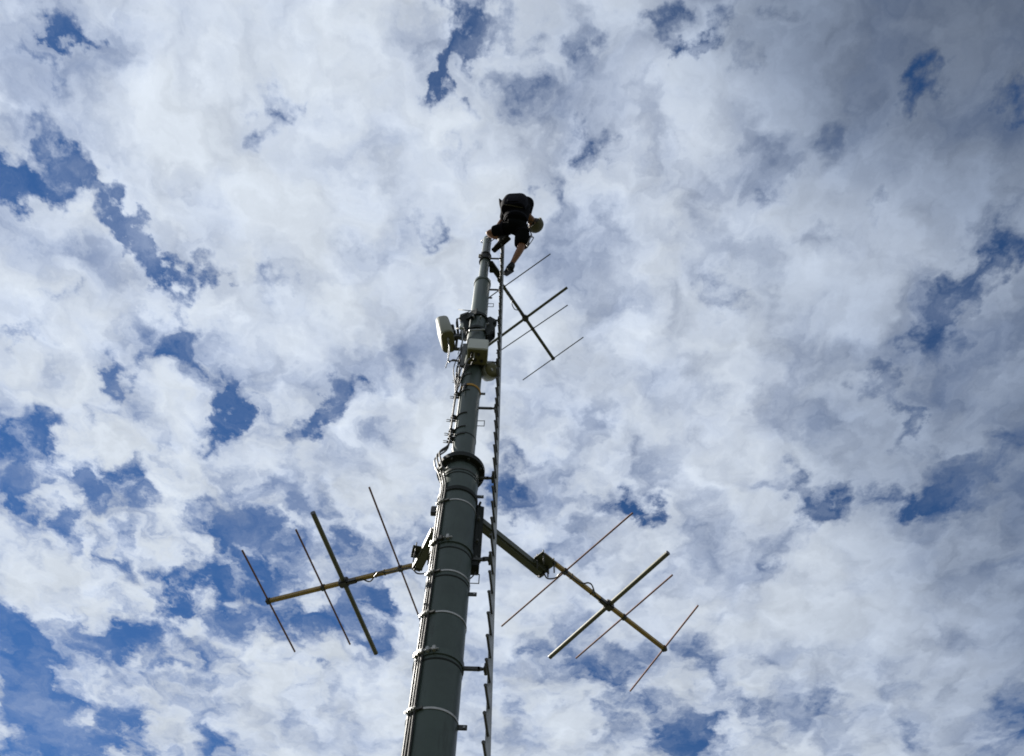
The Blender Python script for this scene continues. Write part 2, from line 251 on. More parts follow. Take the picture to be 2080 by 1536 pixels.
M = dict(
    mast=material('grey_green_mast_paint', (0.044, 0.060, 0.053), 0.40, 0, 0.28, 3.0, (0.027, 0.033, 0.028), 0.56, spec=0.25),
    mast_dark=material('dark_mast_paint', (0.012, 0.015, 0.013), 0.6, 0, 0.25, 9, spec=0.15),
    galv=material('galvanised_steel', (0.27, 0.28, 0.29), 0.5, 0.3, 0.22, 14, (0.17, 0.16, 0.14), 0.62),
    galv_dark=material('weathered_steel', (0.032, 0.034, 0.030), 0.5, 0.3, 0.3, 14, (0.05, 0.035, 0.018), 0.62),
    strap=material('stainless_strap', (0.30, 0.295, 0.28), 0.35, 0.5, 0.15, 20),
    cable=material('grey_cable_jacket', (0.030, 0.030, 0.029), 0.6, 0, 0.12, 25, bump=0.05, spec=0.2),
    black=material('black_cable_jacket', (0.018, 0.018, 0.018), 0.4, 0, 0.2, 25, bump=0.05),
    arm=material('olive_steel_arm', (0.045, 0.05, 0.032), 0.5, 0.1, 0.3, 9, (0.07, 0.05, 0.02), 0.58),
    boom=material('lichen_stained_boom', (0.23, 0.15, 0.036), 0.6, 0.1, 0.4, 12, (0.06, 0.05, 0.025), 0.55),
    rod=material('oxidised_aluminium_rod', (0.15, 0.082, 0.068), 0.7, 0, 0.25, 15, (0.08, 0.045, 0.035), 0.6, spec=0.15),
    dipole=material('olive_dipole_tube', (0.085, 0.085, 0.055), 0.55, 0, 0.25, 10, (0.05, 0.04, 0.02), 0.62, spec=0.25),
    white=material('weathered_white_plastic', (0.34, 0.35, 0.31), 0.55, 0, 0.1, 10, (0.42, 0.42, 0.30), 0.64),
    radome=material('weathered_radome_plastic', (0.215, 0.22, 0.19), 0.6, 0, 0.1, 8, (0.17, 0.17, 0.12), 0.62, spec=0.25),
    under=material('shaded_olive_plastic', (0.085, 0.078, 0.028), 0.65, 0, 0.3, 14, (0.03, 0.03, 0.012), 0.55),  # shade on the undersides is put into this darker olive colour
    yellow=material('yellow_strap_webbing', (0.30, 0.16, 0.02), 0.8, 0, 0.2, 30),
    cloth=material('black_cloth', (0.004, 0.004, 0.005), 0.95, 0, 0.3, 30, spec=0.03),
    shorts=material('black_work_shorts', (0.004, 0.0045, 0.005), 0.95, 0, 0.3, 30, spec=0.03),
    pack=material('black_pack_nylon', (0.004, 0.004, 0.007), 0.8, 0, 0.3, 25, spec=0.06),
    webbing=material('khaki_webbing', (0.026, 0.022, 0.011), 0.9, 0, 0.2, 40),
    skin=material('tanned_skin', (0.17, 0.072, 0.034), 0.55, 0, 0.12, 18, bump=0.04),
    boot=material('black_boot_leather', (0.006, 0.0055, 0.005), 0.7, 0, 0.3, 30, spec=0.2),
    helmet=material('khaki_helmet', (0.050, 0.048, 0.024), 0.7, 0, 0.15, 20),
    hair=material('dark_hair', (0.02, 0.014, 0.010), 0.7, 0, 0.3, 60),
    eye=material('eye_white', (0.7, 0.68, 0.65), 0.2, 0, 0.05, 10, bump=0),
)
def ground_material():
    m = bpy.data.materials.new('rough_grass'); m.use_nodes = True; nt = m.node_tree; N, L = nt.nodes, nt.links
    bs = N['Principled BSDF']; bs.inputs['Roughness'].default_value = 0.9
    tc = N.new('ShaderNodeTexCoord'); n = N.new('ShaderNodeTexNoise'); n.inputs['Scale'].default_value = 0.6; n.inputs['Detail'].default_value = 10
    L.new(tc.outputs['Object'], n.inputs['Vector'])
    cr = N.new('ShaderNodeValToRGB'); cr.color_ramp.elements[0].position = 0.35; cr.color_ramp.elements[0].color = (0.020, 0.026, 0.010, 1)
    cr.color_ramp.elements[1].position = 0.7; cr.color_ramp.elements[1].color = (0.055, 0.055, 0.024, 1)
    L.new(n.outputs['Fac'], cr.inputs[0]); L.new(cr.outputs[0], bs.inputs['Base Color'])
    return m

# ------------------------------------------------------------------ shape helpers
Z = Vector((0, 0, 1))
class Shape:
    """Collects tubes, beams, boxes and rings into one mesh, in world coordinates."""
    def __init__(self): self.bm = bmesh.new()
    def ring(self, c, u, v, r, n):
        return [self.bm.verts.new(c + u * (r * math.cos(2 * math.pi * i / n)) + v * (r * math.sin(2 * math.pi * i / n))) for i in range(n)]
    def skin_rings(self, rings, caps=True, closed=False):
        n = len(rings[0]); k = len(rings)
        for a in range(k if closed else k - 1):
            A, B = rings[a], rings[(a + 1) % k]
            for i in range(n):
                f = self.bm.faces.new((A[i], A[(i + 1) % n], B[(i + 1) % n], B[i])); f.smooth = True
        if caps and not closed:
            for f in (self.bm.faces.new(list(reversed(rings[0]))), self.bm.faces.new(rings[-1])):
                for e in f.edges: e.smooth = False
        return self
    def tube(self, pts, r, n=10, caps=True):
        """A round bar or cable through pts; r is one radius or one per point."""
        pts = [Vector(p) for p in pts]; rr = r if isinstance(r, (list, tuple)) else [r] * len(pts)
        rings = []; u = None
        for i, p in enumerate(pts):
            t = (pts[min(i + 1, len(pts) - 1)] - pts[max(i - 1, 0)]).normalized()
            if u is None:
                u = t.orthogonal().normalized()
            u = (u - t * u.dot(t)).normalized(); v = t.cross(u)
            rings.append(self.ring(p, u, v, rr[i], n))
        return self.skin_rings(rings, caps)
    def lathe(self, axis_xy, prof, n=48, caps=True):
        """Turned about a vertical axis: prof is (radius, height) pairs."""
        c = Vector((axis_xy[0], axis_xy[1], 0)); rings = []
        for r, h in prof: rings.append(self.ring(c + Z * h, Vector((1, 0, 0)), Vector((0, 1, 0)), r, n))
        return self.skin_rings(rings, caps)
    def hoop(self, c, r_in, r_out, h, n=48, tilt=None):
        """A flat band round an axis (vertical unless tilted)."""
        ax = (tilt or Z).normalized(); u = ax.orthogonal().normalized(); v = ax.cross(u); c = Vector(c)
        rings = [self.ring(c + ax * dz, u, v, r, n) for r, dz in ((r_in, -h / 2), (r_out, -h / 2), (r_out, h / 2), (r_in, h / 2))]
        self.skin_rings(rings, False, True)
        for f in self.bm.faces: pass
        return self
    def box(self, c, x, y, z, size, bevel=0.0):
        """A box centred on c with axes x, y, z."""
        c = Vector(c); x, y, z = Vector(x).normalized(), Vector(y).normalized(), Vector(z).normalized()
        vs = {}
        for i in (-1, 1):
            for j in (-1, 1):
                for k in (-1, 1):
                    vs[i, j, k] = self.bm.verts.new(c + x * (i * size[0] / 2) + y * (j * size[1] / 2) + z * (k * size[2] / 2))
        fs = []
        for q in (((-1,-1,-1),(-1,-1,1),(-1,1,1),(-1,1,-1)), ((1,-1,-1),(1,1,-1),(1,1,1),(1,-1,1)), ((-1,-1,-1),(1,-1,-1),(1,-1,1),(-1,-1,1)),
                  ((-1,1,-1),(-1,1,1),(1,1,1),(1,1,-1)), ((-1,-1,-1),(-1,1,-1),(1,1,-1),(1,-1,-1)), ((-1,-1,1),(1,-1,1),(1,1,1),(-1,1,1))):
            fs.append(self.bm.faces.new([vs[k] for k in q]))
        if bevel:
            bmesh.ops.bevel(self.bm, geom=list({e for f in fs for e in f.edges}), offset=bevel, segments=2, affect='EDGES')
        return self
    def beam(self, a, b, w, h, up=Z, bevel=0.004):
        """A square bar from a to b, w wide and h tall."""
        a, b = Vector(a), Vector(b); d = (b - a); x = d.normalized(); y = Vector(up).cross(x).normalized(); z = x.cross(y)
        return self.box((a + b) / 2, x, y, z, (d.length, w, h), bevel)
    def prism(self, pts, d):
        """A flat outline given thickness along d."""
        d = Vector(d); A = [self.bm.verts.new(Vector(p)) for p in pts]; B = [self.bm.verts.new(Vector(p) + d) for p in pts]; n = len(A)
        self.bm.faces.new(A); self.bm.faces.new(list(reversed(B)))
        for i in range(n): self.bm.faces.new((A[i], B[i], B[(i + 1) % n], A[(i + 1) % n]))
        return self
    def ball(self, c, r, sx=1, sy=1, sz=1, rot=None, n=16):
        m = Matrix.Translation(Vector(c)) @ (rot.to_4x4() if rot else Matrix.Identity(4)) @ Matrix.Diagonal((sx * r, sy * r, sz * r, 1))
        g = bmesh.ops.create_uvsphere(self.bm, u_segments=n, v_segments=max(6, n * 2 // 3), radius=1, matrix=m)
        for v in g['verts']:
            for f in v.link_faces: f.smooth = True
        return self
    def build(self, name, mat, parent=None):
        bmesh.ops.recalc_face_normals(self.bm, faces=self.bm.faces[:])
        for e in self.bm.edges:
            if len(e.link_faces) == 2 and e.calc_face_angle(0) > 1.0: e.smooth = False
        off = Vector((0, 0, 0)); q = parent
        while q is not None: off += q.location; q = q.parent
        for v in self.bm.verts: v.co -= off
        me = bpy.data.meshes.new(name); self.bm.to_mesh(me); self.bm.free(); me.materials.append(mat)
        o = bpy.data.objects.new(name, me); COL.objects.link(o); o.parent = parent
        return o
def tag(o, label, cat, group=None):
    o['label'] = label; o['category'] = cat
    if group: o['group'] = group
    return o
def thing(name, loc, label, cat, group=None):
    o = bpy.data.objects.new(name, None); o.empty_display_size = 0.1; o.location = loc; COL.objects.link(o)
    return tag(o, label, cat, group)
def copy_thing(o, loc, label=None):
    """A copy of a thing with copies of its parts and their sub-parts."""
    def dup(src, parent):
        c = src.copy(); COL.objects.link(c); c.parent = parent
        for ch in [k for k in bpy.data.objects if k.parent == src]: dup(ch, c)
        return c
    c = dup(o, None); c.location = loc
    if label: c['label'] = label
    return c
def sag(a, b, drop, n=10, dirn=None):
    a, b = Vector(a), Vector(b); dv = dirn or Vector((0, 0, -1))
    return [a.lerp(b, i / n) + dv * (drop * 4 * (i / n) * (1 - i / n)) for i in range(n + 1)]
def curve_pts(pts, n=6):
    """Catmull-Rom through pts."""
    P = [Vector(p) for p in pts]; P = [P[0] * 2 - P[1]] + P + [P[-1] * 2 - P[-2]]; out = []
    for i in range(1, len(P) - 2):
        for k in range(n):
            t = k / n; a, b, c, d = P[i - 1], P[i], P[i + 1], P[i + 2]
            out.append(0.5 * ((2 * b) + (c - a) * t + (2 * a - 5 * b + 4 * c - d) * t * t + (3 * b - a - 3 * c + d) * t ** 3))
    return out + [P[-2]]

# ------------------------------------------------------------------ ground
bm = bmesh.new()
bmesh.ops.create_grid(bm, x_segments=40, y_segments=40, size=2500)
me = bpy.data.meshes.new('ground'); bm.to_mesh(me); bm.free(); me.materials.append(ground_material())
ground = bpy.data.objects.new('ground', me); COL.objects.link(ground); ground['kind'] = 'structure'

# ------------------------------------------------------------------ the mast: three tubes of falling width
AX = Vector((-0.489, 5.0, 0))                 # its axis
LOW_R, MID_R0, MID_R1, TOP_R = 0.184, 0.124, 0.116, 0.070
FLANGE_Z, STEP_Z, TOP_Z = 8.20, 12.90, 14.80
def mid_r(z): return MID_R0 + (MID_R1 - MID_R0) * (z - FLANGE_Z) / (STEP_Z - FLANGE_Z)
def tube_r(z): return LOW_R if z < FLANGE_Z else mid_r(z) if z < STEP_Z else TOP_R
def on_mast(az_deg, z, gap=0.0):
    """A point gap metres off the mast's skin; azimuth 0 faces the camera, negative is left."""
    a = R(az_deg); r = tube_r(z) + gap
    return AX + Vector((math.sin(a) * r, -math.cos(a) * r, z))
def out_dir(az_deg): a = R(az_deg); return Vector((math.sin(a), -math.cos(a), 0))
mast = thing('mast', (AX.x, AX.y, 0), 'tall grey green tubular steel mast tapering in three stages up to the climber', 'mast')
o = Shape().lathe(AX, [(LOW_R + 0.10, 0.0), (LOW_R + 0.10, 0.04), (LOW_R, 0.05), (LOW_R, FLANGE_Z - 0.02)], 64).build('lower_tube', M['mast'], mast)
Shape().lathe(AX, [(mid_r(FLANGE_Z), FLANGE_Z + 0.035), (mid_r(10), 10), (mid_r(11.5), 11.5), (mid_r(STEP_Z), STEP_Z)], 56).build('middle_tube', M['mast'], mast)
Shape().lathe(AX, [(TOP_R, STEP_Z + 0.01), (TOP_R, TOP_Z - 0.02), (TOP_R - 0.01, TOP_Z)], 40).build('top_tube', M['mast'], mast)
fl = Shape().lathe(AX, [(LOW_R + 0.002, FLANGE_Z - 0.06), (LOW_R + 0.008, FLANGE_Z - 0.031), (0.243, FLANGE_Z - 0.030), (0.243, FLANGE_Z), (0.243, FLANGE_Z + 0.03), (0.14, FLANGE_Z + 0.032), (mid_r(FLANGE_Z) + 0.004, FLANGE_Z + 0.10)], 64).build('flange', M['mast_dark'], mast)
for k in range(8):
    a = 22 + k * 45; d = out_dir(a); c = AX + d * 0.216 + Z * FLANGE_Z
    Shape().tube([c - Z * 0.055, c - Z * 0.029, c - Z * 0.0285, c + Z * 0.031, c + Z * 0.0315, c + Z * 0.06], [0.014, 0.014, 0.008, 0.008, 0.014, 0.014], 6).build('bolt', M['galv_dark'], fl)
Shape().lathe(AX, [(mid_r(STEP_Z) + 0.001, STEP_Z - 0.05), (mid_r(STEP_Z) + 0.012, STEP_Z - 0.045), (mid_r(STEP_Z) + 0.012, STEP_Z + 0.02), (TOP_R + 0.012, STEP_Z + 0.03), (TOP_R + 0.001, STEP_Z + 0.06)], 48).build('reducer_ring', M['mast'], mast)
for z in (7.695, 7.97, 6.90, 6.56, 5.705, 8.74):
    r = tube_r(z); Shape().lathe(AX, [(r - 0.002, z - 0.012), (r + 0.004, z - 0.006), (r + 0.004, z + 0.006), (r - 0.002, z + 0.012)], 56, False).build('weld_ring', M['mast_dark'], mast)
for i, (px, py, L) in enumerate(((926, 1478, 0.075), (943, 1207, 0.075), (965, 1009, 0.075), (974, 800, 0.07), (990, 605, 0.06), (991, 570.5, 0.06))):
    z = at_y(px, py, AX.y).z; r = tube_r(z); a = AX + Vector((r - 0.01, 0, z)); b = a + Vector((L, 0, 0))
    lug = Shape().beam(a, b, 0.012, 0.042, bevel=0.003).build('lug', M['galv_dark'], mast)
    Shape().tube([b + Vector((-0.022, -0.012, 0)), b + Vector((-0.022, 0.012, 0))], 0.009, 8).build('bolt', M['galv'], lug)
for px, py in ((947, 1176), (968, 860), (992, 620)):
    z = at_y(px, py, AX.y).z; r = tube_r(z); x0 = AX.x + r - 0.01; q = 0.085
    a = Vector((x0, AX.y, z + 0.05))
    Shape().tube([a, a + Vector((q, 0, 0.004))], 0.0045, 6).tube([a + Vector((q, 0, 0.008)), a + Vector((q, 0, -0.104))], 0.0045, 6).tube([a + Vector((q, 0, -0.1)), a + Vector((0, 0, -0.1))], 0.0045, 6).build('wire_eye', M['galv_dark'], mast)

# ------------------------------------------------------------------ the ladder: one rail with pegs, held off the mast
lad = thing('ladder', (-0.02, 5.0, 0), 'single rail climbing ladder with pegs standing off the right side of the mast', 'ladder')
RB, RT = at_y(990.5, 1536, 5.0), at_y(1022.3, 497, 5.0)
def rail(z): return RB.lerp(RT, (z - RB.z) / (RT.z - RB.z))
rl = Shape()
rl.beam(rail(0.1), rail(RT.z), 0.006, 0.064, up=Vector((1, 0, 0)))
c = [rail(0.1), rail(RT.z)]
rl = Shape().beam(c[0], c[1], 0.060, 0.042, up=Vector((1, 0, 0)), bevel=0.005)
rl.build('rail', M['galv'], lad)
pd = Vector((-0.104, -0.995, 0)).normalized()
proto = None
for k in range(63):
    z = 5.409 + (k - 23) * 0.2235
    if z < 0.3 or z > RT.z - 0.05: continue
    p = rail(z)
    if proto is None:
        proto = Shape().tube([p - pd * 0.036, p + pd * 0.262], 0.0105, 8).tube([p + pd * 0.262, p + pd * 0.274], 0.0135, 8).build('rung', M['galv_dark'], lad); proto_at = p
    else:
        c = proto.copy(); COL.objects.link(c); c.parent = lad; c.location = p - proto_at
for z in (1.2, 2.4, 3.6, 4.6, 5.77, 6.95, 8.12, 9.42, 10.49, 11.68, 12.70, 13.92):
    p = rail(z); r = tube_r(z); s = AX + Vector((r - 0.005, 0, z)); e = p - Vector((0.075, 0, 0))
    st = Shape().beam(s, e, 0.02, 0.034, bevel=0.003)
    st.prism([e + Vector((-0.02, -0.01, -0.017)), e + Vector((-0.02, -0.01, 0.017)), e + Vector((0.03, -0.01, 0.004)), e + Vector((0.03, -0.01, -0.004))], (0, 0.02, 0))
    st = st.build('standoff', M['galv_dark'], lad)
    Shape().box(p + Vector((-0.034, 0, 0)), (1, 0, 0), (0, 1, 0), Z, (0.024, 0.09, 0.05), 0.004).prism([p + Vector((-0.055, -0.012, 0)), p + Vector((-0.046, -0.012, 0.028)), p + Vector((-0.046, -0.012, -0.028))], (0, 0.024, 0)).tube([p + Vector((-0.036, -0.06, 0)), p + Vector((-0.036, 0.06, 0))], 0.008, 6).build('clip', M['galv_dark'], st)

# ------------------------------------------------------------------ feeder cables up the left of the mast
CG = 'feeder cables running up the mast'
LZ = [0.3, 1.5, 3.0, 4.4, 4.9, 5.27, 5.7, 6.16, 6.4, 6.62, 6.98, 7.3, 7.55, 7.8]
def cable_run(name, label, da, gap, mat, rad, end):
    w = lambda z: 0.6 * math.sin(z * 3.1 + da) + 0.4 * math.sin(z * 7.3 + da * 2)
    pts = [on_mast(-45 + da * 0.85 + 0.5 * w(z), z, gap + 0.003 * w(z * 1.3)) for z in LZ]
    pts += [on_mast(-48 + da * 0.8, 7.98, 0.045 + gap), on_mast(-54 + da, 8.10, 0.075 + gap), on_mast(-60 + da, 8.26, 0.150 + gap), on_mast(-66 + da, 8.38, 0.115 + gap)]
    pts += [on_mast(-76 + da * 1.1, z, 0.030 + gap + 0.004 * w(z)) for z in (8.6, 8.9, 9.3, 9.7, 10.0, 10.3)]
    pts += end
    o = Shape().tube(curve_pts(pts, 5), rad, 8).build(name, mat, None)
    return tag(o, label, 'cable', CG)
cable_run('feeder_cable', 'grey cable nearest the front of the mast, running up to the pale box', 11, 0.014, M['cable'], 0.0095, [at_y(955, 742, 4.80), at_y(960, 735, 4.72)])
cable_run('feeder_cable', 'grey cable in the middle of the strapped cable run on the mast', 2, 0.014, M['cable'], 0.0095, [at_y(934, 735, 4.94), at_y(936, 715, 4.93), at_y(940, 690, 4.95)])
cable_run('feeder_cable', 'black cable along the outer left edge of the strapped cable run', -9, 0.014, M['black'], 0.009, [at_y(930, 745, 4.95), at_y(931, 735, 4.93), at_y(920, 733, 4.93), at_y(912, 734, 4.95)])
o = Shape().tube(curve_pts([on_mast(-78, 9.75, 0.03), on_mast(-60, 9.95, 0.02), on_mast(-30, 10.10, 0.02), on_mast(0, 10.19, 0.02), on_mast(30, 10.24, 0.02), on_mast(60, 10.29, 0.03), on_mast(85, 10.3, 0.05)], 6), 0.009, 8).build('jumper_cable', M['black'])
tag(o, 'black cable crossing the front of the mast just below the white box', 'cable')
o = Shape().tube(curve_pts([on_mast(-80, 9.7, 0.05), on_mast(-84, 10.1, 0.07), on_mast(-70, 10.5, 0.06), on_mast(-60, 10.75, 0.03)], 6), 0.008, 8).build('jumper_cable', M['black'])
tag(o, 'thin black cable rising left of the white box', 'cable')

# ------------------------------------------------------------------ straps that hold the cables
SG = 'steel straps holding the cables on the thick lower tube'
def strap_thing(z, label):
    r = LOW_R; t = thing('cable_strap', (AX.x, AX.y, z), label, 'strap', SG)
    Shape().hoop((AX.x, AX.y, z), r + 0.0015, r + 0.005, 0.016, 64).build('band', M['strap'], t)
    cl = Shape()
    for da in (-51, -44, -37):
        p = on_mast(da, z, 0.014); d = out_dir(da); s = Z.cross(d)
        cl.box(p, d, s, Z, (0.034, 0.030, 0.030), 0.005)
    cl = cl.build('cable_clip', M['galv'], t)
    for da in (-55, -47.5, -40.5, -33):
        p = on_mast(da, z, 0.03); d = out_dir(da)
        Shape().tube([p - d * 0.03, p + d * 0.014], 0.006, 6).tube([p + d * 0.002, p + d * 0.009], 0.011, 6).build('bolt', M['strap'], cl)
    b = on_mast(-26, z, 0.010); d = out_dir(-26)
    Shape().box(b, Z.cross(d), d, Z, (0.055, 0.016, 0.022), 0.003).build('buckle', M['galv_dark'], t)
    return t
s0 = strap_thing(5.275, 'thin steel cable strap, lowest one on the thick tube, beside the lowest lug')
for z, lb in ((6.16, 'thin steel cable strap next above the lowest heavy collar'), (6.615, 'thin bright steel cable strap just below the antenna arm bracket, beside the wire eye'), (7.545, 'thin steel cable strap between the antenna arm bracket and the strap under the flange'), (4.4, 'thin steel cable strap below the picture edge')):
    if z > 5: copy_thing(s0, (AX.x, AX.y, z), lb)
s = thing('cable_strap', (AX.x, AX.y, 8.02), 'steel cable strap tucked right under the flange where the cables loop outward', 'strap', SG)
Shape().hoop((AX.x, AX.y, 8.02), LOW_R + 0.0015, LOW_R + 0.006, 0.018, 64).build('band', M['galv_dark'], s)
p = on_mast(-45, 8.02, 0.03); d = out_dir(-45)
Shape().box(p, Z.cross(d), d, Z, (0.12, 0.02, 0.03), 0.004).box(p + d * 0.03, Z.cross(d), d, Z, (0.05, 0.05, 0.03), 0.004).build('cable_clip', M['strap'], s)
c = thing('heavy_collar', (AX.x, AX.y, 5.77), 'wide bolted steel collar round the lower tube at the lowest ladder standoff', 'collar')
Shape().hoop((AX.x, AX.y, 5.77), LOW_R + 0.002, LOW_R + 0.010, 0.055, 64).build('band', M['mast'], c)
for da, m in ((-54, 'strap'), (-45, 'strap'), (-36, 'strap'), (-22, 'galv'), (-8, 'strap')):
    p = on_mast(da, 5.775, 0.022); d = out_dir(da)
    e = Shape().box(p, Z.cross(d), d, Z, (0.026, 0.034, 0.04), 0.004).build('bolt_ear', M[m], c)
    Shape().tube([p - Z.cross(d) * 0.034, p + Z.cross(d) * 0.034], 0.007, 6).build('bolt', M['galv'], e)
UG = 'dark cable clips up the middle tube'
def mid_clip(z, label):
    t = thing('cable_clip', (AX.x, AX.y, z), label, 'clip', UG)
    r = mid_r(z)
    pts = [AX + out_dir(a) * (r + 0.006) + Z * z for a in range(-88, 4, 7)]
    Shape().tube(pts, 0.008, 6).build('band', M['black'], t)
    st = Shape()
    for a in (-88, -74, -62):
        q = AX + out_dir(a) * (r + 0.03) + Z * z; st.box(q, out_dir(a), Z.cross(out_dir(a)), Z, (0.07, 0.022, 0.022), 0.004)
    st.build('bracket', M['galv_dark'], t)
    for a in (-92, -84):
        q = AX + out_dir(a) * (r + 0.05) + Z * z; Shape().tube([q, q + out_dir(-92) * 0.055 + Z * 0.01], 0.005, 6).build('bolt', M['galv'], t)
    return t
for z, lb in ((8.72, 'dark cable clip on the middle tube, next above the flange'), (8.86, 'second dark cable clip above the flange on the middle tube'), (9.13, 'dark cable clip level with the wire eye on the middle tube'), (9.62, 'dark cable clip just under the yellow strap'), (9.98, 'dark cable clip above the yellow strap and below the white box')):
    mid_clip(z, lb)
t = thing('yellow_strap', (AX.x, AX.y, 9.72), 'dirty yellow webbing strap round the middle tube below the white box', 'strap')
Shape().hoop((AX.x, AX.y, 9.72), mid_r(9.72) + 0.002, mid_r(9.72) + 0.008, 0.045, 48, Vector((0.05, 0.12, 1))).build('webbing', M['yellow'], t)
p = on_mast(-25, 9.70, 0.02); d = out_dir(-25)
Shape().box(p, Z.cross(d), d, Z, (0.05, 0.035, 0.05), 0.006).tube([p, p + d * 0.02 - Z * 0.16], 0.014, 8).build('ratchet', M['black'], t)

# ------------------------------------------------------------------ lower bracket: two collars, two uprights, two arms
za = at_y(928, 1045, 5.0).z
br = thing('arm_bracket', (AX.x, AX.y, 6.95), 'dark steel bracket clamped to the lower tube with two arms carrying the two lower antennas', 'bracket')
for z, h in ((6.99, 0.06), (7.72, 0.05)):
    cb = Shape().hoop((AX.x, AX.y, z), LOW_R + 0.002, LOW_R + 0.012, h, 64).build('collar', M['mast'] if z < 7.5 else M['mast_dark'], br)
    if z < 7.5:
        for da, m in ((-54, 'strap'), (-45, 'strap'), (-38, 'galv_dark'), (-24, 'galv_dark'), (-8, 'strap')):
            p = on_mast(da, z + 0.01, 0.024); d = out_dir(da)
            Shape().box(p, Z.cross(d), d, Z, (0.026, 0.036, 0.05), 0.004).tube([p - Z.cross(d) * 0.04, p + Z.cross(d) * 0.04], 0.008, 6).build('clamp_bolt', M[m], cb)
armR0, armR1 = at_z(966, 1056, za), at_z(1099, 1162, za)
armL0, armL1 = at_z(884, 1080, za), at_z(849, 1150, za)
for a, b, w in ((armR0, armR1, 0.105), (armL0, armL1, 0.105)):
    d = (b - a).normalized(); root = a - d * 0.02
    ar = Shape().beam(root, b, w * 0.9, 0.10, bevel=0.018).build('arm', M['arm'], br)
    Shape().beam(b + d * 0.001, b + d * 0.012, w * 0.96, 0.1, bevel=0.018).build('end_cap', M['black'], ar)
for a, side in ((armR0, 1), (armL0, -1)):
    n = (a - AX); n.z = 0; n.normalize(); t_ = Z.cross(n)
    base = AX + n * (LOW_R + 0.026)
    up = Shape().box(base + Z * 7.36, n, t_, Z, (0.045, 0.08, 0.74), 0.006).box(base + n * 0.03 + t_ * 0.036 + Z * 7.36, n, t_, Z, (0.04, 0.012, 0.72), 0.003).box(base + n * 0.03 - t_ * 0.036 + Z * 7.36, n, t_, Z, (0.04, 0.012, 0.72), 0.003).build('upright', M['mast_dark'], br)
    for z in (6.98, 7.2, 7.5, 7.73):
        Shape().tube([base + t_ * 0.075 + Z * z, base - t_ * 0.075 + Z * z], 0.012, 6).build('bolt', M['galv_dark'], up)
p = at_y(880, 1035, 5.0); Shape().box(AX + Vector((-LOW_R - 0.03, 0.02, p.z)), (1, 0, 0), (0, 1, 0), Z, (0.06, 0.05, 0.10), 0.006).build('block', M['black'], br)
jb = thing('junction_box', (AX.x, AX.y, 6.7), 'small dark box with hanging cable tails at the foot of the right bracket upright', 'box')
p = at_y(963, 1147, 5.06)
Shape().box(p, (1, 0, 0), (0, 1, 0), Z, (0.09, 0.12, 0.16), 0.01).build('housing', M['mast_dark'], jb)
Shape().tube(curve_pts([p + Vector((0.02, 0, -0.08)), p + Vector((0.0, -0.02, -0.16)), p + Vector((-0.05, -0.04, -0.25))], 5), 0.006, 6).tube(curve_pts([p + Vector((-0.02, 0, -0.08)), p + Vector((-0.03, -0.02, -0.16)), p + Vector((-0.06, -0.06, -0.22))], 5), 0.006, 6).build('cable_tail', M['cable'], jb)
Shape().tube(curve_pts([p + Vector((0.03, 0, 0.0)), p + Vector((0.07, 0, 0.08)), p + Vector((0.13, 0, 0.09))], 5), 0.012, 8).build('conduit', M['galv_dark'], jb)

